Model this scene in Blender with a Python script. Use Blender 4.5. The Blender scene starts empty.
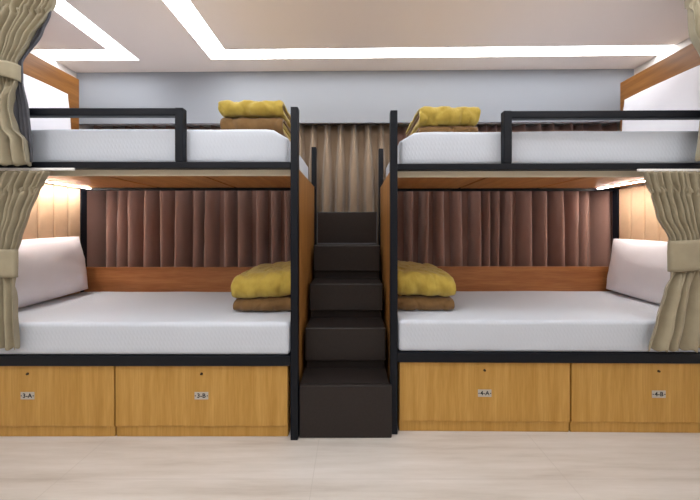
import bpy, bmesh, math, random
from mathutils import Vector, Matrix, noise

scene = bpy.context.scene
COL = scene.collection
random.seed(7)

# ------------------------------------------------------------------ materials
def lin(h):
    h = h.lstrip('#')
    out = []
    for i in (0, 2, 4):
        c = int(h[i:i+2], 16) / 255
        out.append(c / 12.92 if c <= 0.04045 else ((c + 0.055) / 1.055) ** 2.4)
    return (*out, 1)

def nodes_of(name):
    m = bpy.data.materials.new(name); m.use_nodes = True
    nt = m.node_tree
    return m, nt, nt.nodes['Principled BSDF']

def coords(nt, scale, rot=(0, 0, 0), kind='Object'):
    tc = nt.nodes.new('ShaderNodeTexCoord'); mp = nt.nodes.new('ShaderNodeMapping')
    mp.inputs['Scale'].default_value = scale; mp.inputs['Rotation'].default_value = rot
    nt.links.new(tc.outputs[kind], mp.inputs['Vector'])
    return mp.outputs['Vector']

def ramp(nt, fac, stops):
    r = nt.nodes.new('ShaderNodeValToRGB')
    while len(r.color_ramp.elements) < len(stops): r.color_ramp.elements.new(0.5)
    for e, (p, c) in zip(r.color_ramp.elements, stops):
        e.position = p; e.color = lin(c)
    nt.links.new(fac, r.inputs['Fac'])
    return r.outputs['Color']

def tex_noise(nt, vec, scale=1, detail=4, rough=0.55):
    n = nt.nodes.new('ShaderNodeTexNoise'); n.inputs['Scale'].default_value = scale
    n.inputs['Detail'].default_value = detail; n.inputs['Roughness'].default_value = rough
    nt.links.new(vec, n.inputs['Vector'])
    return n.outputs['Fac']

def bump(nt, bsdf, height, strength, dist=0.002):
    b = nt.nodes.new('ShaderNodeBump'); b.inputs['Strength'].default_value = strength
    b.inputs['Distance'].default_value = dist
    nt.links.new(height, b.inputs['Height']); nt.links.new(b.outputs['Normal'], bsdf.inputs['Normal'])

def math_node(nt, op, a, b):
    n = nt.nodes.new('ShaderNodeMath'); n.operation = op
    for i, v in enumerate((a, b)):
        if isinstance(v, (int, float)): n.inputs[i].default_value = v
        else: nt.links.new(v, n.inputs[i])
    return n.outputs[0]

def plain(name, hexa, rough=0.6, metal=0, spec=0.5, vary=0.0, vscale=4):
    m, nt, b = nodes_of(name)
    b.inputs['Base Color'].default_value = lin(hexa)
    b.inputs['Roughness'].default_value = rough; b.inputs['Metallic'].default_value = metal
    b.inputs['Specular IOR Level'].default_value = spec
    if vary:
        f = tex_noise(nt, coords(nt, (vscale,)*3), 1, 3)
        c = lin(hexa)
        r = nt.nodes.new('ShaderNodeValToRGB')
        r.color_ramp.elements[0].position = 0.3; r.color_ramp.elements[1].position = 0.7
        r.color_ramp.elements[0].color = tuple(x * (1 - vary) for x in c[:3]) + (1,)
        r.color_ramp.elements[1].color = tuple(min(1, x * (1 + vary)) for x in c[:3]) + (1,)
        nt.links.new(f, r.inputs['Fac']); nt.links.new(r.outputs['Color'], b.inputs['Base Color'])
    return m

def wood(name, dark, mid, light, scale, rough=0.42, spec=0.35):
    """scale is small along the grain and large across it"""
    m, nt, b = nodes_of(name)
    v = coords(nt, scale)
    f1 = tex_noise(nt, v, 1.0, 5, 0.62)
    v2 = coords(nt, tuple(s * 5 for s in scale))
    f2 = tex_noise(nt, v2, 1.0, 3, 0.5)
    f = math_node(nt, 'ADD', math_node(nt, 'MULTIPLY', f1, 0.68), math_node(nt, 'MULTIPLY', f2, 0.32))
    c = ramp(nt, f, [(0.33, dark), (0.5, mid), (0.66, light)])
    nt.links.new(c, b.inputs['Base Color'])
    b.inputs['Roughness'].default_value = rough; b.inputs['Specular IOR Level'].default_value = spec
    bump(nt, b, f2, 0.12, 0.001)
    return m

def cloth(name, base, dark=None, weave=420, rough=0.9, sheen=0.15, vary_scale=9, strength=0.25):
    m, nt, b = nodes_of(name)
    f = tex_noise(nt, coords(nt, (vary_scale,)*3), 1, 4)
    c = ramp(nt, f, [(0.3, dark or base), (0.7, base)])
    nt.links.new(c, b.inputs['Base Color'])
    b.inputs['Roughness'].default_value = rough; b.inputs['Specular IOR Level'].default_value = 0.15
    b.inputs['Sheen Weight'].default_value = sheen; b.inputs['Sheen Roughness'].default_value = 0.5
    h = tex_noise(nt, coords(nt, (weave, weave, weave * 0.35)), 1, 2)
    bump(nt, b, h, strength, 0.001)
    return m

def puffy(name, base, dark):
    m = cloth(name, base, dark, 260, 0.7, 0.2, 18, 0.2)
    nt = m.node_tree; b = nt.nodes['Principled BSDF']
    n = nt.nodes.new('ShaderNodeTexNoise'); n.noise_type = 'RIDGED_MULTIFRACTAL'
    n.inputs['Scale'].default_value = 9; n.inputs['Detail'].default_value = 4
    nt.links.new(coords(nt, (1.0, .55, 1.2)), n.inputs['Vector'])
    bump(nt, b, n.outputs['Fac'], 0.55, 0.012)
    return m

def quilted(name, base, pitch=420, strength=0.12):
    m, nt, b = nodes_of(name)
    b.inputs['Base Color'].default_value = lin(base)
    b.inputs['Roughness'].default_value = 0.8; b.inputs['Specular IOR Level'].default_value = 0.2
    b.inputs['Sheen Weight'].default_value = 0.1
    hs = []
    for a in (45, -45):
        w = nt.nodes.new('ShaderNodeTexWave'); w.inputs['Scale'].default_value = pitch / 20
        w.inputs['Distortion'].default_value = 0.2
        nt.links.new(coords(nt, (1, 1, 1), (math.radians(20), math.radians(15), math.radians(a))), w.inputs['Vector'])
        hs.append(w.outputs['Fac'])
    h = math_node(nt, 'MULTIPLY', hs[0], hs[1])
    bump(nt, b, h, strength, 0.004)
    return m

def glow(name, color, strength):
    m, nt, b = nodes_of(name)
    b.inputs['Base Color'].default_value = (0.8, 0.8, 0.8, 1)
    b.inputs['Emission Color'].default_value = (*color, 1)
    b.inputs['Emission Strength'].default_value = strength
    return m

M = {}
M['oak'] = wood('oak_laminate', '#ac8139', '#bb9048', '#c89d56', (26, 26, 1.6))
M['oak_end'] = wood('oak_end_panel', '#8a5c2b', '#a06f38', '#b58246', (26, 26, 1.6))
M['teak_depth'] = wood('teak_depth_grain', '#6f451a', '#835423', '#95632e', (20, 1.6, 20))
M['teak_long'] = wood('teak_long_grain', '#85522d', '#9a6238', '#ad7445', (1.5, 22, 22))
M['deck'] = wood('deck_wood', '#a06a34', '#b57c42', '#c79254', (20, 1.6, 20))
M['edge'] = plain('cream_edge_band', '#d9cfb8', 0.5)
M['steel'] = plain('navy_black_steel', '#090e17', 0.5, 0.0, 0.25, 0.12, 60)
M['leather'] = plain('tan_leather', '#c4a585', 0.5, 0, 0.4, 0.05, 14)
M['sheet'] = quilted('white_quilted_sheet', '#c6cdd7')
M['pillow'] = cloth('white_pillow_cotton', '#efecf0', '#eae7ec', 300, 0.85, 0.1, 5, 0.12)
M['yellow'] = puffy('mustard_quilt', '#b79f48', '#a58d3c')
M['brown'] = puffy('brown_quilt', '#7d5e38', '#6c502e')
M['khaki'] = cloth('khaki_curtain', '#a0977f', '#938a74', 300, 0.85, 0.2, 12, 0.35)
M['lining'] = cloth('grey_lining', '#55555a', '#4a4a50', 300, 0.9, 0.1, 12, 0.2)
M['mauve'] = cloth('brown_curtain', '#a07c70', '#957265', 300, 0.7, 0.35, 3, 0.2)
M['taupe'] = cloth('taupe_curtain', '#9c8771', '#8e7a65', 300, 0.7, 0.35, 3, 0.2)
M['stair'] = plain('dark_brown_laminate', '#2a2422', 0.34, 0, 0.28, 0.14, 90)
M['nosing'] = plain('grey_metal_edge', '#6d6f74', 0.4, 0.6)
M['ceiling'] = plain('ceiling_paint', '#f7e9e0', 0.9, 0, 0.2)
M['bluewall'] = plain('pale_blue_paint', '#96999f', 0.8, 0, 0.25)
M['wall'] = plain('white_wall_paint', '#e2ddd8', 0.85, 0, 0.2)
M['front'] = plain('brown_wall_paint', '#8a7a6c', 0.85, 0, 0.2)
M['frame'] = plain('white_light_frame', '#f0efee', 0.5)
M['strip'] = glow('cool_white_diffuser', (0.95, 0.975, 1.0), 8.5)
M['led'] = glow('warm_led', (1.0, 0.93, 0.88), 92.0)
M['alu'] = plain('brushed_aluminium', '#a9a9a7', 0.35, 0.8)
M['plate'] = plain('grey_plate', '#b9b4aa', 0.45, 0.1)
M['ink'] = plain('black_print', '#14151b', 0.6)
M['lock'] = plain('dark_lock', '#3a2a18', 0.4, 0.5)

def floor_mat():
    m, nt, b = nodes_of('pale_plank_tile')
    v = coords(nt, (1.3, 14, 1))
    f1 = tex_noise(nt, v, 1, 6, 0.65)
    f2 = tex_noise(nt, coords(nt, (0.5, 3.2, 1)), 1, 3)
    f = math_node(nt, 'ADD', math_node(nt, 'MULTIPLY', f1, 0.6), math_node(nt, 'MULTIPLY', f2, 0.4))
    c = ramp(nt, f, [(0.34, '#b3aaa0'), (0.47, '#c5beb6'), (0.6, '#d0cac4'), (0.72, '#dad6d2')])
    br = nt.nodes.new('ShaderNodeTexBrick')
    br.inputs['Scale'].default_value = 1; br.inputs['Brick Width'].default_value = 1.2
    br.inputs['Row Height'].default_value = 0.6; br.inputs['Mortar Size'].default_value = 0.0022
    br.offset = 0.0
    mp = coords(nt, (1, 1, 1))
    mp.node.inputs['Location'].default_value = (0.186, -0.25, 0)
    nt.links.new(mp, br.inputs['Vector'])
    mix = nt.nodes.new('ShaderNodeMix'); mix.data_type = 'RGBA'
    nt.links.new(math_node(nt, 'MULTIPLY', br.outputs['Fac'], 0.3), mix.inputs['Factor'])
    nt.links.new(c, mix.inputs['A']); mix.inputs['B'].default_value = lin('#a39b92')
    nt.links.new(mix.outputs['Result'], b.inputs['Base Color'])
    b.inputs['Roughness'].default_value = 0.38; b.inputs['Specular IOR Level'].default_value = 0.35
    return m
M['floor'] = floor_mat()

# ------------------------------------------------------------------ helpers
def link(name, bm, mat, parent=None, smooth=False, mats=None):
    me = bpy.data.meshes.new(name)
    bmesh.ops.recalc_face_normals(bm, faces=bm.faces)
    bm.to_mesh(me); bm.free()
    for m in (mats or [mat]): me.materials.append(m)
    if smooth:
        for p in me.polygons: p.use_smooth = True
    o = bpy.data.objects.new(name, me); COL.objects.link(o)
    if parent is not None: o.parent = parent
    return o

def add_box(bm, x0, x1, y0, y1, z0, z1, bevel=0.0, seg=2, mat_index=0):
    x0, x1 = min(x0, x1), max(x0, x1)
    b = bmesh.new()
    r = bmesh.ops.create_cube(b, size=1)
    for v in b.verts:
        v.co = Vector(((v.co.x + .5) * (x1 - x0) + x0, (v.co.y + .5) * (y1 - y0) + y0, (v.co.z + .5) * (z1 - z0) + z0))
    if bevel:
        bmesh.ops.bevel(b, geom=list(b.edges), offset=bevel, segments=seg, profile=0.5, affect='EDGES')
    me = bpy.data.meshes.new('tmp'); b.to_mesh(me); b.free()
    n = len(bm.faces)
    bm.from_mesh(me); bpy.data.meshes.remove(me)
    bm.faces.ensure_lookup_table()
    for f in bm.faces[n:]: f.material_index = mat_index

def box(name, mat, parent, dims, bevel=0.002, seg=2):
    bm = bmesh.new(); add_box(bm, *dims, bevel, seg)
    return link(name, bm, mat, parent)

def thing(name, label, cat, loc=(0, 0, 0), rz=0, group=None):
    o = bpy.data.objects.new(name, None); COL.objects.link(o)
    o.location = loc; o.rotation_euler = (0, 0, rz); o.empty_display_size = 0.1
    return tag(o, label, cat, group)

def tag(o, label, cat, group=None):
    o['label'] = label; o['category'] = cat
    if group: o['group'] = group
    return o

def structure(name, bm, mat):
    o = link(name, bm, mat); o['kind'] = 'structure'; return o

def sm(t):
    t = max(0, min(1, t)); return t * t * (3 - 2 * t)

def fbm(x, y, z, oct=3):
    s, a = 0, 1
    for i in range(oct):
        s += a * noise.noise(Vector((x, y, z))); x *= 2.03; y *= 2.03; z *= 2.03; a *= .5
    return s

# ------------------------------------------------------------------ room
XW, YF, YB, ZC = 2.50, -2.3, 3.06, 2.608
bm = bmesh.new(); add_box(bm, -XW - .1, XW + .1, YF - .1, YB + .1, -.1, 0); structure('floor', bm, M['floor'])
bm = bmesh.new(); add_box(bm, -XW - .1, XW + .1, YF - .1, YB + .1, ZC + .03, ZC + .13); structure('ceiling', bm, M['ceiling'])
bm = bmesh.new(); add_box(bm, -XW - .1, -XW, YF, YB, 0, ZC + .03); structure('wall_left', bm, M['wall'])
bm = bmesh.new(); add_box(bm, XW, XW + .1, YF, YB, 0, ZC + .03); structure('wall_right', bm, M['wall'])
bm = bmesh.new(); add_box(bm, -XW - .1, XW + .1, YB, YB + .1, 0, ZC + .03); structure('wall_back', bm, M['wall'])
bm = bmesh.new(); add_box(bm, -XW - .1, XW + .1, YF - .1, YF, 0, ZC + .03); structure('wall_front', bm, M['front'])

# pale blue bulkhead over the rear curtains, very slightly out of square with the beds
WD = lambda x: 2.745 - 0.0130 * x
bm = bmesh.new()
z0, z1 = 2.1426, ZC + .03
vs = [bm.verts.new((x, y, z)) for z in (z0, z1) for (x, y) in ((-XW, WD(-XW)), (XW, WD(XW)), (XW, WD(XW) + .025), (-XW, WD(-XW) + .025))]
for f in ((0, 1, 2, 3), (4, 5, 6, 7), (0, 1, 5, 4), (1, 2, 6, 5), (2, 3, 7, 6), (3, 0, 4, 7)): bm.faces.new([vs[i] for i in f])
structure('wall_back_upper', bm, M['bluewall'])
# ceiling board (a thin layer below the slab) with slots in which the light strips sit flush
def poly_obj(name, mat, pts, za, zb, parent=None):
    bm = bmesh.new()
    lo = [bm.verts.new((x, y, za)) for x, y in pts]; hi = [bm.verts.new((x, y, zb)) for x, y in pts]
    n = len(pts)
    bm.faces.new(lo); bm.faces.new(hi)
    for i in range(n): bm.faces.new((lo[i], lo[(i + 1) % n], hi[(i + 1) % n], hi[i]))
    return link(name, bm, mat, parent)

LF = -1.75      # where the strips turn behind the camera
A_out = [(-XW, 2.575), (-1.79, 2.575), (-1.79, LF), (-XW, LF)]
A_in = [(-XW, LF + .15), (-1.935, LF + .15), (-1.935, 2.425), (-XW, 2.425)]
B_out = [(XW, 2.500), (-1.178, 2.563), (-1.178, LF), (XW, LF)]
B_in = [(XW, LF + .15), (-1.01, LF + .15), (-1.01, 2.425), (XW, 2.366)]
ta = thing('ceiling_light', 'white recessed strip light turning left at its corner, at the upper left of the ceiling', 'ceiling light', (0, 0, ZC), 0, 'recessed ceiling strip lights')
tb = thing('ceiling_light', 'long white recessed strip light running above both bunks and the staircase', 'ceiling light', (0, 0, ZC), 0, 'recessed ceiling strip lights')
for t, o_, i_ in ((ta, A_out, A_in), (tb, B_out, B_in)):
    poly_obj('diffuser', M['strip'], o_ + i_, 0.004, 0.028, t)
C_out = [(-.45, 1.55), (1.90, 1.52), (1.90, -1.2), (-.45, -1.2)]  # closed ring of strips, added out of view to brighten the room
C_in = [(-.28, 1.38), (1.73, 1.352), (1.73, -1.03), (-.28, -1.03)]
tc_ = thing('ceiling_light', 'added white strip light in a closed ring, unseen fill light over the open floor', 'ceiling light', (0, 0, ZC), 0, 'recessed ceiling strip lights')
bm = bmesh.new()
def ring_verts(z): return [bm.verts.new((x, y, z)) for x, y in C_out], [bm.verts.new((x, y, z)) for x, y in C_in]
(lo_o, lo_i), (hi_o, hi_i) = ring_verts(.004), ring_verts(.028)
for q in range(4):
    r_ = (q + 1) % 4
    for f in ((lo_o[q], lo_o[r_], lo_i[r_], lo_i[q]), (hi_o[q], hi_o[r_], hi_i[r_], hi_i[q]), (lo_o[q], lo_o[r_], hi_o[r_], hi_o[q]), (lo_i[q], lo_i[r_], hi_i[r_], hi_i[q])):
        bm.faces.new(f)
link('diffuser', bm, M['strip'], tc_)
# plasterboard around them
def board(name, pts):
    o = poly_obj(name, M['ceiling'], pts, ZC, ZC + .03); o['kind'] = 'structure'
board('ceiling_panel', [(-XW, YF), (XW, YF), (XW, LF), (-XW, LF)])
board('ceiling_panel', [(-XW, 2.575), (-1.79, 2.575), (-1.79, LF), (-1.178, LF), (-1.178, 2.563), (XW, 2.500), (XW, YB), (-XW, YB)])
board('ceiling_panel', A_in)
board('ceiling_panel', C_in)
board('ceiling_panel', [B_in[3], B_in[2], C_out[0], C_out[1], (XW, 1.51)])
board('ceiling_panel', [B_in[2], B_in[1], C_out[3], C_out[0]])
board('ceiling_panel', [B_in[1], B_in[0], (XW, -1.2), C_out[2], C_out[3]])
board('ceiling_panel', [(XW, -1.2), (XW, 1.51), C_out[1], C_out[2]])

# ------------------------------------------------------------------ soft shapes
def soft_block(bm, x0, x1, y0, y1, z0, z1, r, step=0.03, fn=None):
    """rounded block with evenly subdivided faces; fn(co, normal) displaces it"""
    b = bmesh.new(); bmesh.ops.create_cube(b, size=1)
    for v in b.verts: v.co = Vector(((v.co.x + .5) * (x1 - x0) + x0, (v.co.y + .5) * (y1 - y0) + y0, (v.co.z + .5) * (z1 - z0) + z0))
    def cut(axis, a, c):
        n = max(2, int((c - a) / step))
        ks = sorted(set([a + (c - a) * i / n for i in range(1, n)] + [a + r * f for f in (.35, .7, 1)] + [c - r * f for f in (.35, .7, 1)]))
        for k in ks:
            no = Vector((0, 0, 0)); no[axis] = 1; p = Vector((0, 0, 0)); p[axis] = k
            bmesh.ops.bisect_plane(b, geom=list(b.verts) + list(b.edges) + list(b.faces), plane_co=p, plane_no=no)
    cut(0, x0, x1); cut(1, y0, y1); cut(2, z0, z1)
    for v in b.verts:
        c = Vector((min(max(v.co.x, x0 + r), x1 - r), min(max(v.co.y, y0 + r), y1 - r), min(max(v.co.z, z0 + r), z1 - r)))
        d = v.co - c
        if d.length > 1e-6:
            m = max(abs(d.x), abs(d.y), abs(d.z))
            d = d.normalized() * m
            v.co = c + d
    if fn:
        b.normal_update()
        new = [fn(v.co.copy(), v.normal.copy()) for v in b.verts]
        for v, c in zip(b.verts, new): v.co = c
    me = bpy.data.meshes.new('tmp'); b.to_mesh(me); b.free()
    bm.from_mesh(me); bpy.data.meshes.remove(me)

def mattress(root_loc, rz, s, u0, u1, y0, y1, z0, z1, label, seed, hang=0.0):
    t = thing('mattress', label, 'mattress', root_loc, rz, 'white mattresses on the bunks')
    bm = bmesh.new()
    def fn(co, n):
        a = 0.004 * fbm(co.x * 2.2 + seed, co.y * 3, co.z * 2, 3)
        if n.y < -.5: a += 0.0007 * math.sin(co.x * 34 + 3 * fbm(co.x * 2, seed, 0)) * (0.4 + fbm(co.x * 1.2, seed + 3, co.z))
        if n.z < -.5: a = 0
        if co.z < z0 + .03 and n.y < -.2: a = min(a, .001)
        r = co + n * a
        if hang:      # the sheet pulls the top edge down at the foot end
            r.z -= hang * (1 - sm((abs(co.x) - u0) / .11)) * max(0, (co.z - z0) / (z1 - z0))
        return r
    soft_block(bm, min(s*u0, s*u1), max(s*u0, s*u1), y0, y1, z0, z1, 0.024, 0.045, fn)
    o = link('fitted_sheet', bm, M['sheet'], t, True)
    # piped seam round the foot of the sheet
    return t

def pillow_obj(label, size, mw, seed, group, flat=0):
    """size = (length, height, thickness); mw maps local x=length, y=thickness, z=height to world"""
    Lx, Hz, T = size
    bm = bmesh.new()
    n = 26; nz = 20
    grids = []
    for side in (1, -1):
        g = []
        for j in range(nz + 1):
            row = []
            for i in range(n + 1):
                a = -1 + 2 * i / n; c = -1 + 2 * j / nz
                # denser near the rim
                a = math.sin(a * math.pi / 2); c = math.sin(c * math.pi / 2)
                px = a * Lx / 2 * (1 - 0.045 * (1 - c * c) * 0 - 0.05 * (1 - (abs(c)) ** 2) * abs(a) ** 3 * 0.6)
                pz = c * Hz / 2 * (1 - 0.06 * (1 - abs(a) ** 2) * abs(c) ** 3 * -0.4)
                th = (.3 if side == flat else 1) * T / 2 * (max(0, 1 - abs(a) ** 2.6) ** .55) * (max(0, 1 - abs(c) ** 2.6) ** .55)
                w = 0.013 * fbm(px * 4 + seed, pz * 4, side, 3) * min(1, th / (T * .2)) + 0.004 * fbm(px * 13 + seed, pz * 13, side + 9, 2) * min(1, th / (T * .2))
                row.append((px, side * (th + w), pz))
            g.append(row)
        grids.append(g)
    V = [[[None] * (n + 1) for _ in range(nz + 1)] for _ in range(2)]
    for k in range(2):
        for j in range(nz + 1):
            for i in range(n + 1):
                rim = i in (0, n) or j in (0, nz)
                if k == 1 and rim: V[1][j][i] = V[0][j][i]
                else: V[k][j][i] = bm.verts.new(grids[k][j][i] if not rim else (grids[k][j][i][0], 0, grids[k][j][i][2]))
    for k in range(2):
        for j in range(nz):
            for i in range(n):
                bm.faces.new((V[k][j][i], V[k][j][i+1], V[k][j+1][i+1], V[k][j+1][i]))
    o = link('pillow', bm, M['pillow'], None, True)
    o.matrix_world = mw
    tag(o, label, 'pillow', group)
    return o

# --------------------------------------------------------------- folded quilts
def fold_profile(y0, y1, z0, z1, th, nround=13):
    """closed outline in the (depth, height) plane of a sheet folded over at its front edge y0, open at y1"""
    r = (z1 - z0) / 2; zc = (z0 + z1) / 2
    ny = 22
    out = [(y1 + (y0 + r - y1) * i / ny, z1) for i in range(ny)]
    out += [(y0 + r - r * math.sin(math.pi * i / nround), zc + r * math.cos(math.pi * i / nround)) for i in range(nround + 1)]
    out += [(y0 + r + (y1 - y0 - r) * (i + 1) / ny, z0) for i in range(ny)]
    ri = r - th
    inn = [(y1 + (y0 + r - y1) * i / ny, zc - ri) for i in range(ny)]
    inn += [(y0 + r - ri * math.sin(math.pi * i / nround), zc - ri * math.cos(math.pi * i / nround)) for i in range(nround + 1)]
    inn += [(y0 + r + (y1 - y0 - r) * (i + 1) / ny, zc + ri) for i in range(ny)]
    return out + inn

def folded(name, mat, parent, prof, x0, x1, warp, seed, crease=0.006, roundness=0.018):
    bm = bmesh.new()
    nx = 70; rows = []
    cy = sum(p[0] for p in prof) / len(prof); cz = sum(p[1] for p in prof) / len(prof)
    for i in range(nx + 1):
        f = i / nx
        x = x0 + (x1 - x0) * f
        e = min(f, 1 - f) * (x1 - x0) / 0.03      # soften the two ends
        k = 1 - 0.13 * (1 - min(1, e)) ** 2
        row = []
        for (y, z) in prof:
            zz = cz + (z - cz) * k; yy = y
            d = Vector((0, y - cy, (z - cz) * 2)).normalized()
            a = crease * fbm(x * 9 + seed, y * 9, z * 9, 3)
            rid = abs(noise.noise(Vector((x * 7 + seed * 3, y * 7 + z * 5, seed))))
            a -= crease * 1.7 * max(0, 0.15 - rid) / 0.15
            # stitched quilting lines with small puckers
            q1 = abs(math.sin((x * 1.0 + (y + z) * .8) * 24 + seed)); q2 = abs(math.sin((x * 1.0 - (y + z) * .8) * 24 + seed * 2))
            a -= crease * .8 * (max(0, 1 - q1 / .22) ** 2 + max(0, 1 - q2 / .22) ** 2)
            a += crease * .35 * noise.noise(Vector((x * 45, y * 16, z * 16 + seed)))
            a += 0.5 * crease * math.sin(x * 55 + 5 * fbm(y * 6, z * 6, seed))
            row.append(bm.verts.new(warp(Vector((x, yy, zz)) + d * a)))
        rows.append(row)
    n = len(prof)
    for i in range(nx):
        for j in range(n):
            bm.faces.new((rows[i][j], rows[i][(j+1) % n], rows[i+1][(j+1) % n], rows[i+1][j]))
    half = n // 2
    for row in (rows[0], rows[-1]):
        for j in range(half - 1):
            bm.faces.new((row[j], row[j+1], row[n-2-j], row[n-1-j]))
    return link(name, bm, mat, parent, True)

def quilt(label, x0, x1, y0, y1, z, hb, ht, shift, warp, seed, side):
    """reversible quilt folded into a bundle: brown fold below, mustard fold above. side = +1/-1 end where layers fan out"""
    t = thing('folded_quilt', label, 'quilt', ((x0+x1)/2, (y0+y1)/2, z), 0, 'folded mustard and brown quilts')
    off = Vector(((x0+x1)/2, (y0+y1)/2, z))
    def W(c):
        c = warp(c); c.z = max(c.z, z + .0015)
        return c - off
    th = 0.022
    sh = shift
    folded('bottom_fold', M['brown'], t, fold_profile(y0 + .012, y1, z, z + hb, th * .8), x0 + .004, x1 - .004, W, seed, 0.005)
    folded('bottom_fold_lining', M['yellow'], t, fold_profile(y0 + .012 + th, y1 - .01, z + th * .8 + .001, z + hb - th * .8 - .001, (hb - 2*th*.8) * .42), x0 + .012, x1 - .012, W, seed + 1, 0.002)
    folded('top_fold', M['yellow'], t, fold_profile(y0 + sh, y1, z + hb + .001, z + hb + ht, th), x0, x1, W, seed + 2, 0.007)
    folded('top_fold_lining', M['brown'], t, fold_profile(y0 + sh + th + .004, y1 - .01, z + hb + th + .003, z + hb + ht - th - .001, (ht - 2*th) * .4), x0 + .008, x1 - .008, W, seed + 3, 0.002)
    return t

# ------------------------------------------------------------------ bunk beds
def bunk(side, root_loc, rz, L, label, doors, boards):
    s = -1 if side == 'left' else 1
    t = thing('bunk_bed', label, 'bunk bed', root_loc, rz, 'steel and wood bunk beds')
    def b(name, mat, u0, u1, y0, y1, z0, z1, bev=0.003):
        return box(name, M[mat], t, (s*u0, s*u1, y0, y1, z0, z1), bev)
    PW = .044
    for (u, y, top) in ((.001 if s < 0 else .004, 0, 1.872), (.001 if s < 0 else .004, .88, 1.885), (L + .005, 0, 1.56), (L - .042, .88, 1.555)):
        b('post', 'steel', u, u + PW - .003, y, y + .052, 0, top)
    b('lower_beam', 'steel', PW, L + .005, 0, .05, .416, .472)
    b('upper_beam', 'steel', PW, L + .005, 0, .05, 1.527, 1.563)
    b('rear_beam', 'steel', PW, L - .044, .898, .925, 1.518, 1.563)
    # slatted deck of the lower bunk
    b('lower_deck', 'steel', PW + .002, L - .004, .056, .895, .450, .472, 0)
    b('edge_strip', 'edge', PW + .002, L, .062, .080, 1.495, 1.535)
    for k in range(len(boards) - 1):
        b('deck_board', 'deck', boards[k] + .011, boards[k+1] - .011, .082, .893, 1.54, 1.561, .002)
    b('deck_backing', 'ink', PW + .002, L, .082, .893, 1.5612, 1.563, 0)
    # guard rail of the top bunk (stops short of the ladder end)
    g0 = .645 if s < 0 else .656
    bm = bmesh.new()
    add_box(bm, s*g0, s*(g0 + .047), .0, .045, 1.5632, 1.868, .006)
    add_box(bm, s*(g0 + .03), s*(L + .0), .0, .045, 1.822, 1.866, .006)
    link('guard_rail', bm, M['steel'], t)
    # end panel at the stairs
    b('end_panel', 'oak_end', .017, .033, .053, .879, .004, 1.548, .002)
    # headboards
    b('headboard_panel', 'teak_depth', L - .025, L, .075, .875, 1.565, 2.452 if s < 0 else 2.438, .004)
    bm = bmesh.new()
    add_box(bm, s*(L - .018), s*L, .075, .875, .485, 1.536)
    y = .875; k = 0
    while y > .08:
        y2 = max(.076, y - .118)
        add_box(bm, s*(L - .042), s*(L - .008), y2 + .0004, y - .0004, .486, 1.535, .0165, 4)
        y = y2
    o = link('padded_headboard', bm, M['leather'], t, False)
    o['label'] = 'tan leather headboard padded in vertical channels'
    b('backboard', 'teak_long', PW + .004, L - .046, .897, .917, .45, .863, .003)
    # storage cabinets below
    names = (('3-A', '3-B') if s < 0 else ('4-A', '4-B'))
    order = [doors[1], doors[0]] if s < 0 else doors
    R = Matrix.Translation(Vector(root_loc)) @ Matrix.Rotation(rz, 4, 'Z')
    for (u0, u1), nm in zip(order, names):
        place = {'3-A': 'wide oak storage cabinet under the left bunk, its plate reading 3-A',
                 '3-B': 'wide oak storage cabinet under the left bunk, its plate reading 3-B, next to the stairs',
                 '4-A': 'wide oak storage cabinet under the right bunk, its plate reading 4-A, next to the stairs',
                 '4-B': 'wide oak storage cabinet under the right bunk, its plate reading 4-B, below the tied curtain'}[nm]
        uc = (u0 + u1) / 2
        c = thing('storage_cabinet', place, 'cabinet', R @ Vector((s*uc, .022, 0)), rz, 'oak storage cabinets under the bunks')
        w = (u1 - u0) / 2
        bm = bmesh.new(); add_box(bm, -w, w, .022, .80, .003, .414, .002)
        link('cabinet_body', bm, M['oak'], c)
        d = box('door', M['oak'], c, (-w + .0025, w - .0025, 0, .0205, .066, .4135), .0018)
        p = box('plinth', M['oak'], c, (-w + .002, w - .002, .011, .0215, .001, .0625), .0015)
        lx = .0
        kz = .364
        bm = bmesh.new()
        r = bmesh.ops.create_cone(bm, cap_ends=True, segments=18, radius1=.0075, radius2=.006, depth=.006, matrix=Matrix.Translation((lx, -.003, kz)) @ Matrix.Rotation(math.pi/2, 4, 'X'))
        add_box(bm, lx - .0012, lx + .0012, -.0068, -.0055, kz - .004, kz + .004)
        link('lock', bm, M['lock'], d)
        # number plate with its printed characters in the same mesh
        bm = bmesh.new()
        pz = .240 if s < 0 else .231
        add_box(bm, lx - .039, lx + .039, -.0025, -.0002, pz - .021, pz + .021, .0008)
        cu = bpy.data.curves.new('t', 'FONT'); cu.body = nm; cu.size = .034; cu.align_x = 'CENTER'; cu.align_y = 'CENTER'; cu.offset = .0009; cu.extrude = .0003
        cu.space_character = 1.05
        ob = bpy.data.objects.new('t', cu); COL.objects.link(ob)
        bpy.context.view_layer.update()
        me = bpy.data.meshes.new_from_object(ob.evaluated_get(bpy.context.evaluated_depsgraph_get()))
        me.transform(Matrix.Translation((lx, -.0029, pz)) @ Matrix.Rotation(math.pi/2, 4, 'X'))
        n = len(bm.faces); bm.from_mesh(me); bm.faces.ensure_lookup_table()
        for f in bm.faces[n:]: f.material_index = 1
        bpy.data.objects.remove(ob); bpy.data.curves.remove(cu); bpy.data.meshes.remove(me)
        n = len(bm.faces)
        for q in (-1, 1):
            bmesh.ops.create_cone(bm, cap_ends=True, segments=12, radius1=.0034, radius2=.0034, depth=.0006, matrix=Matrix.Translation((lx + q * .0335, -.0028, pz)) @ Matrix.Rotation(math.pi/2, 4, 'X'))
        bm.faces.ensure_lookup_table()
        for f in bm.faces[n:]: f.material_index = 1
        pl = link('number_plate', bm, None, d, mats=[M['plate'], M['ink']])
        pl['label'] = 'small grey plate printed ' + nm
    return t, R, s

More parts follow.
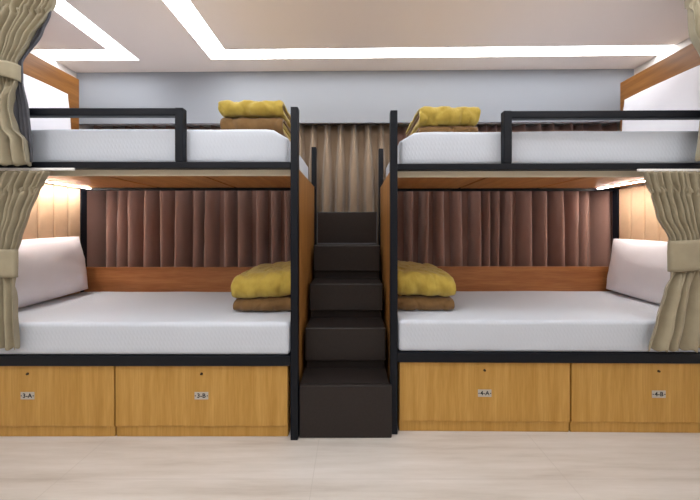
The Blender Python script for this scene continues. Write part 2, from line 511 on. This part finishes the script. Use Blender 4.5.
LL, LR = 2.03, 2.09
XL, YL = -.303, 1.715
XR, YR, RZ = .218, 1.765, -.011
tl, RL, _ = bunk('left', (XL, YL, 0), 0, LL, 'left black steel and wood bunk bed with guard rail, stairs at its right end',
     [(.060, 1.042), (1.047, 2.028)], [.056, .69, 1.345, LL - .03])
tr, RR, _ = bunk('right', (XR, YR, 0), RZ, LR, 'right black steel and wood bunk bed with guard rail, stairs at its left end',
     [(.058, 1.049), (1.055, 2.055)], [.056, .70, 1.37, LR - .03])

mattress((XL, YL, 0), 0, -1, .048, LL - .045, .007, .892, .473, .657, 'white quilted mattress on the lower left bunk', 1)
mattress((XL, YL, 0), 0, -1, .064, LL - .03, .054, .874, 1.564, 1.768, 'white mattress on the upper left bunk behind its guard rail', 2, .05)
mattress((XR, YR, 0), RZ, 1, .050, LR - .045, .007, .892, .473, .657, 'white quilted mattress on the lower right bunk', 3)
mattress((XR, YR, 0), RZ, 1, .064, LR - .03, .054, .874, 1.564, 1.768, 'white mattress on the upper right bunk behind its guard rail', 4, .05)

# ------------------------------------------------------------------ lights under the top bunks
for (R, s, uu, y0, y1, lab, rz) in ((RL, -1, 1.915, .15, .875, 'slim warm LED bar under the top bunk above the lower left pillow', 0),
                                (RR, 1, 1.865, .15, .86, 'slim warm LED bar under the top bunk above the lower right pillow', RZ)):
    t = thing('reading_light', lab, 'light', R @ Vector((s*uu, (y0+y1)/2, 1.539)), rz, 'LED bars under the top bunks')
    h = (y1 - y0) / 2
    box('housing', M['alu'], t, (-.011, .011, -h, h, -.008, 0), .001)
    box('diffuser', M['led'], t, (-.009, .009, -h + .002, h - .002, -.0090, -.0083), .002)

# ------------------------------------------------------------------ pillows
def frame(origin, xdir, zdir):
    x = Vector(xdir).normalized(); z = Vector(zdir); z = (z - x * z.dot(x)).normalized(); y = z.cross(x)
    m = Matrix((x, y, z)).transposed().to_4x4(); m.translation = Vector(origin); return m
G = 'white pillows leaning on the headboards'
# lower: long side runs along the depth, leaning back on the padded headboard
pillow_obj('white pillow leaning on the padded headboard of the lower left bunk', (.74, .44, .19), frame((-2.226, 2.175, .894), (-.015, 1, .04), (-.14, 0, 1)), 3, G, 1)
pillow_obj('white pillow leaning on the padded headboard of the lower right bunk', (.68, .43, .15), frame((2.168, 2.255, .884), (.05, 1, .03), (.12, 0, 1)), 8, G)
pillow_obj('white pillow leaning on the wooden headboard of the upper left bunk', (.66, .45, .13), frame((-2.222, 2.09, 2.012), (-.015, 1, .04), (-.05, 0, 1)), 13, G)
pillow_obj('white pillow leaning on the wooden headboard of the upper right bunk', (.66, .45, .13), frame((2.215, 2.185, 2.012), (.02, 1, .03), (.05, 0, 1)), 19, G)

# ------------------------------------------------------------------ quilts
def w_flat(c): return c
quilt('folded mustard and brown quilt on the upper left bunk near the stairs', -.815, -.425, 1.87, 2.42, 1.7715, .118, .092, -.012, w_flat, 1.0, 1)
quilt('folded mustard and brown quilt on the upper right bunk near the stairs', .425, .80, 1.92, 2.44, 1.7715, .075, .12, -.02, w_flat, 5.0, -1)
def w_left(c):
    f = sm((c.x + .77) / .35); d = max(0, min(1, (c.y - 1.95) / .5))
    k = max(0, (c.z - .66)) / .25
    return Vector((c.x, c.y, c.z - (1 - f) * .028 * k + .02 * k * d))
def w_right(c):
    f = sm((.68 - c.x) / .35); d = max(0, min(1, (c.y - 1.95) / .5))
    k = max(0, (c.z - .66)) / .25
    return Vector((c.x, c.y, c.z - (1 - f) * .028 * k + .02 * k * d))
quilt('folded mustard and brown quilt on the lower left bunk beside the stairs', -.752, -.372, 1.905, 2.45, .6605, .09, .165, -.01, w_left, 9.0, 1)
quilt('folded mustard and brown quilt on the lower right bunk beside the stairs', .287, .655, 1.925, 2.46, .6605, .09, .165, -.01, w_right, 14.0, -1)

# ------------------------------------------------------------------ staircase
st = thing('bunk_stairs', 'dark brown five-step wooden staircase between the two bunk beds', 'staircase', (-.04, 1.735, 0))
tops = [.297, .562, .806, 1.063, 1.333]
ys = [1.732, 1.930, 2.127, 2.352, 2.575, 2.70]
for i, (z, y) in enumerate(zip(tops, ys)):
    bm = bmesh.new()
    x0, x1 = (-.2995, .2135) if i == 0 else (-.296, .2135)
    zb = .001 if i == 0 else tops[i - 1] + .0005
    # each step is a box drawer front with a softly rounded nosing
    if 0 < i < 4:
        add_box(bm, x0 + .046, x1 + .034, y - 1.735 + .03, 2.70 - 1.735, zb, zb + .055, .001)
        zb += .0555
    add_box(bm, x0 + .04, x1 + .04, y - 1.735 + (.032 if i == 0 else 0), 2.70 - 1.735, zb, z, .008 if i else .001, 3)
    if i == 0: add_box(bm, x0 + .04, .226 + .04, y - 1.735, 1.7635 - 1.735, zb, z, .006, 2)
    o = link('step', bm, M['stair'], st)
    if i == 4:
        f = bmesh.new()
        add_box(f, x0 + .041, x0 + .048, y - 1.735 - .004, y - 1.735 - .0005, zb + .004, z - .006)
        add_box(f, x1 + .032, x1 + .039, y - 1.735 - .004, y - 1.735 - .0005, zb + .004, z - .006)
        add_box(f, x0 + .041, x1 + .039, y - 1.735 - .004, y - 1.735 - .0005, zb + .0005, zb + .008)
        link('edge_trim', f, M['nosing'], o)

# ------------------------------------------------------------------ rear window curtains
def fold_wave(xs, seed, pitch0, pitch1, sharp=1.7):
    rnd = random.Random(seed)
    x = xs[0] - .2; cs = []
    while x < xs[-1] + .3:
        cs.append((x, rnd.uniform(.65, 1.0), rnd.uniform(-.03, .03))); x += rnd.uniform(pitch0, pitch1)
    return cs
def rear_curtain(name, label, mat, x0, x1, ztop, zbot, seed, p0, p1, amp, pinch=False):
    n = int((x1 - x0) / .005); nz = 22
    cs = fold_wave([x0, x1], seed, p0, p1)
    bm = bmesh.new(); rows = []
    for j in range(nz + 1):
        f = j / nz; z = ztop + (zbot - ztop) * f
        row = []
        for i in range(n + 1):
            x = x0 + (x1 - x0) * i / n
            xw = x; shift = 0
            # nearest folds
            best = 0
            for k in range(len(cs) - 1):
                a, b = cs[k][0] + cs[k][2] * f * 1.6, cs[k+1][0] + cs[k+1][2] * f * 1.6
                if a <= x < b:
                    t = (x - a) / (b - a)
                    if not pinch:      # lopsided folds
                        tt = t if seed == 4 else 1 - t
                        tt = tt / .68 * .5 if tt < .68 else .5 + (tt - .68) / .32 * .5
                        t = tt if seed == 4 else 1 - tt
                    w = (0.5 + 0.5 * math.cos(2 * math.pi * t))
                    h = cs[k][1] * (1 - sm(t)) + cs[k+1][1] * sm(t)
                    p = 3.0
                    if pinch: p = .62 + 5.0 * (1 - sm((f + .02) / .25))
                    best = (w ** p) * h
                    shift = (b - a) * (.10 if not pinch else .05) * math.sin(4 * math.pi * t) * sm(f / .25); break
            A = amp * ((.45 + .55 * sm(f / .2)) if not pinch else (.75 + .25 * sm(f / .3)))
            if pinch and f < .04: A *= .6 + 10 * f
            y = -A * best + .004 * fbm(x * 5 + seed, z * 1.5, 0, 2)
            row.append(bm.verts.new((xw + shift - (x0+x1)/2, y, z)))
        rows.append(row)
    for j in range(nz):
        for i in range(n):
            bm.faces.new((rows[j][i], rows[j][i+1], rows[j+1][i+1], rows[j+1][i]))
    xm = (x0 + x1) / 2
    t = thing(name, label, 'curtain', (xm, WD(xm) + (.145 if pinch else .185), 0), -.013, None)
    o = link('drape', bm, M[mat], t, True)
    md = o.modifiers.new('thick', 'SOLIDIFY'); md.thickness = .003; md.offset = 1
    box('track', M['frame'], t, (-(x1-x0)/2 + .004, (x1-x0)/2 - .004, -.095, -.065, ztop + .002, ztop + .022), .002)
    return t
rear_curtain('window_curtain', 'brown pleated curtain across the back of the left bunk', 'mauve', -2.48, -.534, 2.165, .03, 4, .085, .19, .19)
rear_curtain('window_curtain', 'brown pleated curtain across the back of the right bunk', 'mauve', .414, 2.48, 2.165, .03, 11, .085, .19, .19)
rear_curtain('window_curtain', 'taupe pinch-pleated curtain hanging behind the staircase', 'taupe', -.530, .410, 2.165, .03, 6, .112, .135, .13, True)

# ------------------------------------------------------------------ bed curtains
def interp(rows, z):
    if z >= rows[0][0]: return rows[0][1:]
    for a, b in zip(rows, rows[1:]):
        if a[0] >= z >= b[0]:
            t = (a[0] - z) / (a[0] - b[0]) if a[0] != b[0] else 0
            t = t * .45 + sm(t) * .55
            return tuple(p + (q - p) * t for p, q in zip(a[1:], b[1:]))
    return rows[-1][1:]

def drape_mesh(rows, yf, folds, seed, amp_k=1.0, smock=None, dy=0.0, nz=80, nx=270, ztie=None):
    """rows: (z, x_inner, x_outer, amp). yf(x) gives the depth of the curtain plane"""
    rnd = random.Random(seed)
    ph = [0]
    for _ in range(folds): ph.append(ph[-1] + rnd.uniform(.6, 1.4))
    tot = ph[-1]; ph = [p / tot for p in ph]; hs = [rnd.uniform(.55, 1) for _ in ph]
    nb = max(4, int(folds * .55)); pb = [0]
    for _ in range(nb): pb.append(pb[-1] + rnd.uniform(.7, 1.3))
    pb = [p / pb[-1] for p in pb]; hb = [rnd.uniform(.7, 1) for _ in pb]
    def wave(ps, hs_, s, p):
        for k in range(len(ps) - 1):
            if ps[k] <= s <= ps[k+1]:
                t = (s - ps[k]) / (ps[k+1] - ps[k])
                h = hs_[k] * (1 - sm(t)) + hs_[k+1] * sm(t)
                return ((.5 + .5 * math.cos(2 * math.pi * t)) ** p) * h
        return 0
    bm = bmesh.new(); R = []
    zt, zb = rows[0][0], rows[-1][0]
    for j in range(nz + 1):
        z = zt + (zb - zt) * j / nz
        xi, xo, amp = interp(rows, z)
        row = []
        for i in range(nx + 1):
            s = i / nx
            m = 0 if ztie is None else sm((ztie - z) / .12)
            w = wave(ph, hs, s, .85) * (1 - m) + wave(pb, hb, s, .75) * m * 1.25
            x = xi + (xo - xi) * s
            fine = 0
            if smock:
                zs, band = smock
                q = math.exp(-((z - zs) / .016) ** 2)          # gathered stitching line
                up = sm((z - zs) / .02)
                amp2 = amp * (1 - .72 * q)
                fine = .016 * q * math.sin(s * folds * 2 * math.pi * 2.0 + 6 * noise.noise(Vector((s * 9, seed, 0))))
                fine += .012 * up * math.sin(s * folds * 2 * math.pi * 1.5 + seed)
                z2 = z + .008 * q * math.sin(s * folds * 2 * math.pi * 2.0)
            else:
                amp2 = amp; z2 = z
            y = yf(x) + dy - amp2 * amp_k * (w - .5) + fine + .006 * fbm(x * 6, z * 5, seed, 2) * amp_k
            # hem waves a little
            if z < zb + .04 * (zt - zb): z2 += .006 * math.sin(s * folds * 2 * math.pi) * (1 - (z - zb) / (.04 * (zt - zb)))
            row.append(bm.verts.new((x, y, z2)))
        R.append(row)
    for j in range(nz):
        for i in range(nx):
            bm.faces.new((R[j][i], R[j][i+1], R[j+1][i+1], R[j+1][i]))
    return bm

def tie_band(xi, xo, yf, zc_i, zc_o, h, depth):
    xc, w = (xi + xo) / 2, abs(xi - xo) / 2 + .006
    bm = bmesh.new(); n = 56; nh = 8; R = []
    for j in range(nh + 1):
        f = j / nh - .5
        row = []
        for i in range(n):
            a = 2 * math.pi * i / n
            ca, sa = math.cos(a), math.sin(a)
            ex = math.copysign(abs(ca) ** .7, ca); ey = math.copysign(abs(sa) ** .7, sa)
            x = xc + w * ex
            fx = (x - xi) / (xo - xi)
            zc = zc_i + (zc_o - zc_i) * fx
            bul = 1 + .06 * math.cos(f * math.pi)
            row.append(bm.verts.new((x, yf(x) + depth * ey * bul + .002 * fbm(x * 9, f * 3, zc), zc + h * f + .004 * noise.noise(Vector((x * 12, f * 2, 0))))))
        R.append(row)
    for j in range(nh):
        for i in range(n):
            bm.faces.new((R[j][i], R[j][(i+1) % n], R[j+1][(i+1) % n], R[j+1][i]))
    return bm

def bed_curtain(label, rows, yf, folds, seed, smock, tie, track, lining_rows=None):
    xm = (rows[0][1] + rows[0][2]) / 2
    loc = Vector((xm, yf(xm), rows[-1][0]))
    t = thing('bed_curtain', label, 'curtain', loc, 0, 'khaki privacy curtains tied back at the bunk ends')
    def fin(name, bm, mat, th):
        for v in bm.verts: v.co -= loc
        o = link(name, bm, M[mat], t, True)
        if th:
            md = o.modifiers.new('thick', 'SOLIDIFY'); md.thickness = th; md.offset = 0
        return o
    fin('drape', drape_mesh(rows, yf, folds, seed, 1, smock, ztie=min(tie[3], tie[4]) - tie[5] * .3), 'khaki', .004)
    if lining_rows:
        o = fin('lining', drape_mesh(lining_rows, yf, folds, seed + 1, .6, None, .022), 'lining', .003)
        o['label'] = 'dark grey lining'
    fin('tie_band', tie_band(*tie), 'khaki', .005)
    bm = bmesh.new(); x0, x1, y0, y1, z0, z1 = track
    add_box(bm, x0, x1, y0, y1, z0, z1, .002)
    fin('curtain_track', bm, 'frame', 0)
    return t

k = 1.66 / 306
X = lambda px, kk: (px - 352) * kk
Z = lambda py, kk: 1.18 + (230 - py) * kk
yA = lambda x: 1.655
ul = [(2.586, X(62, k), -2.36, .05), (Z(0, k), X(55, k), -2.36, .05), (Z(12, k), X(50, k), -2.36, .05), (Z(40, k), X(31, k), -2.33, .055), (Z(62, k), X(17, k), -2.22, .045),
      (Z(80, k), X(18, k), -2.22, .045), (Z(110, k), X(15, k), -2.27, .05), (Z(130, k), X(20, k), -2.31, .055), (Z(141, k), X(30, k), -2.33, .055), (Z(165, k), X(33, k), -2.35, .055)]
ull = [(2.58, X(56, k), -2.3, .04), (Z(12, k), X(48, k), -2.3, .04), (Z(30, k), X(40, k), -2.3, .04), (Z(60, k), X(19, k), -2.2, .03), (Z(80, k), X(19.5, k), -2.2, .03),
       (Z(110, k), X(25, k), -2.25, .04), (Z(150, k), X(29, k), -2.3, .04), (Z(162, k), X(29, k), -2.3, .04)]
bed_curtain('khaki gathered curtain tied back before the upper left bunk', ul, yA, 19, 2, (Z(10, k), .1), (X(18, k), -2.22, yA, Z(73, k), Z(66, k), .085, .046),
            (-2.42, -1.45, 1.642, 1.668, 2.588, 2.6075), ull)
k = 1.70 / 306
yB = lambda x: 1.680
ll = [(Z(172, k), X(52, k), -2.26, .05), (Z(180, k), X(47, k), -2.26, .05), (Z(191, k), X(41, k), -2.26, .05), (Z(215, k), X(32, k), -2.25, .042), (Z(238, k), X(23, k), -2.22, .045), (Z(252, k), X(19, k), -2.2, .04),
      (Z(278, k), X(19.5, k), -2.2, .04), (Z(300, k), X(21, k), -2.23, .05), (Z(347, k), X(23, k), -2.26, .052)]
bed_curtain('khaki gathered curtain tied back before the lower left bunk', ll, yB, 17, 5, (Z(190, k), .1), (X(19, k), -2.2, yB, Z(263, k), Z(258, k), .155, .030),
            (-2.27, -1.55, 1.703, 1.7145, 1.512, 1.526))
k = 1.725 / 306
yC = lambda x: 1.730 - .011 * (x - XR)
lr = [(Z(172, k), X(643, k), 2.25, .04), (Z(180, k), X(645, k), 2.25, .04), (Z(191, k), X(648, k), 2.25, .04), (Z(215, k), X(655, k), 2.24, .042), (Z(238, k), X(667, k), 2.2, .036),
      (Z(272, k), X(668, k), 2.2, .036), (Z(290, k), X(660, k), 2.22, .04), (Z(320, k), X(651, k), 2.25, .044), (Z(349, k), X(642, k), 2.27, .046)]
bed_curtain('khaki gathered curtain tied back before the lower right bunk', lr, yC, 16, 9, (Z(191, k), .1), (X(668, k), 2.2, yC, Z(256, k), Z(251, k), .172, .030),
            (1.62, 2.25, 1.730, 1.742, 1.512, 1.526))
k = 1.70 / 306
yD = lambda x: 1.700 - .011 * (x - XR)
ur = [(2.586, X(683, k), 2.36, .05), (Z(0, k), X(685, k), 2.36, .05), (Z(12, k), X(685, k), 2.36, .05), (Z(35, k), X(688, k), 2.33, .05), (Z(60, k), X(700, k), 2.25, .045),
      (Z(85, k), X(702, k), 2.25, .045), (Z(110, k), X(701, k), 2.27, .05), (Z(122, k), X(696, k), 2.31, .05), (Z(140, k), X(694, k), 2.33, .05), (Z(161, k), X(691, k), 2.35, .055)]
bed_curtain('khaki gathered curtain tied back before the upper right bunk', ur, yD, 17, 15, (Z(10, k), .1), (X(702, k), 2.25, yD, Z(74, k), Z(70, k), .085, .046),
            (1.70, 2.42, 1.667, 1.693, 2.588, 2.6075))

# ------------------------------------------------------------------ camera and view
cam = bpy.data.cameras.new('camera'); cam.sensor_width = 36; cam.lens = 306 / 700 * 36
cam.shift_x = -2 / 700; cam.shift_y = -20 / 700; cam.clip_start = .05
co = bpy.data.objects.new('camera', cam); COL.objects.link(co)
co.location = (0, 0, 1.18); co.rotation_euler = (math.pi / 2, 0, 0)
scene.camera = co
w = bpy.data.worlds.new('world'); scene.world = w; w.use_nodes = True
w.node_tree.nodes['Background'].inputs['Color'].default_value = (0, 0, 0, 1)
vs_ = scene.view_settings
vs_.view_transform = 'Standard'; vs_.look = 'None'; vs_.gamma = 1; vs_.exposure = 0.3; vs_.use_curve_mapping = False
try:
    scene.cycles.max_bounces = 16; scene.cycles.diffuse_bounces = 10
    scene.cycles.sample_clamp_indirect = 0
except Exception: pass
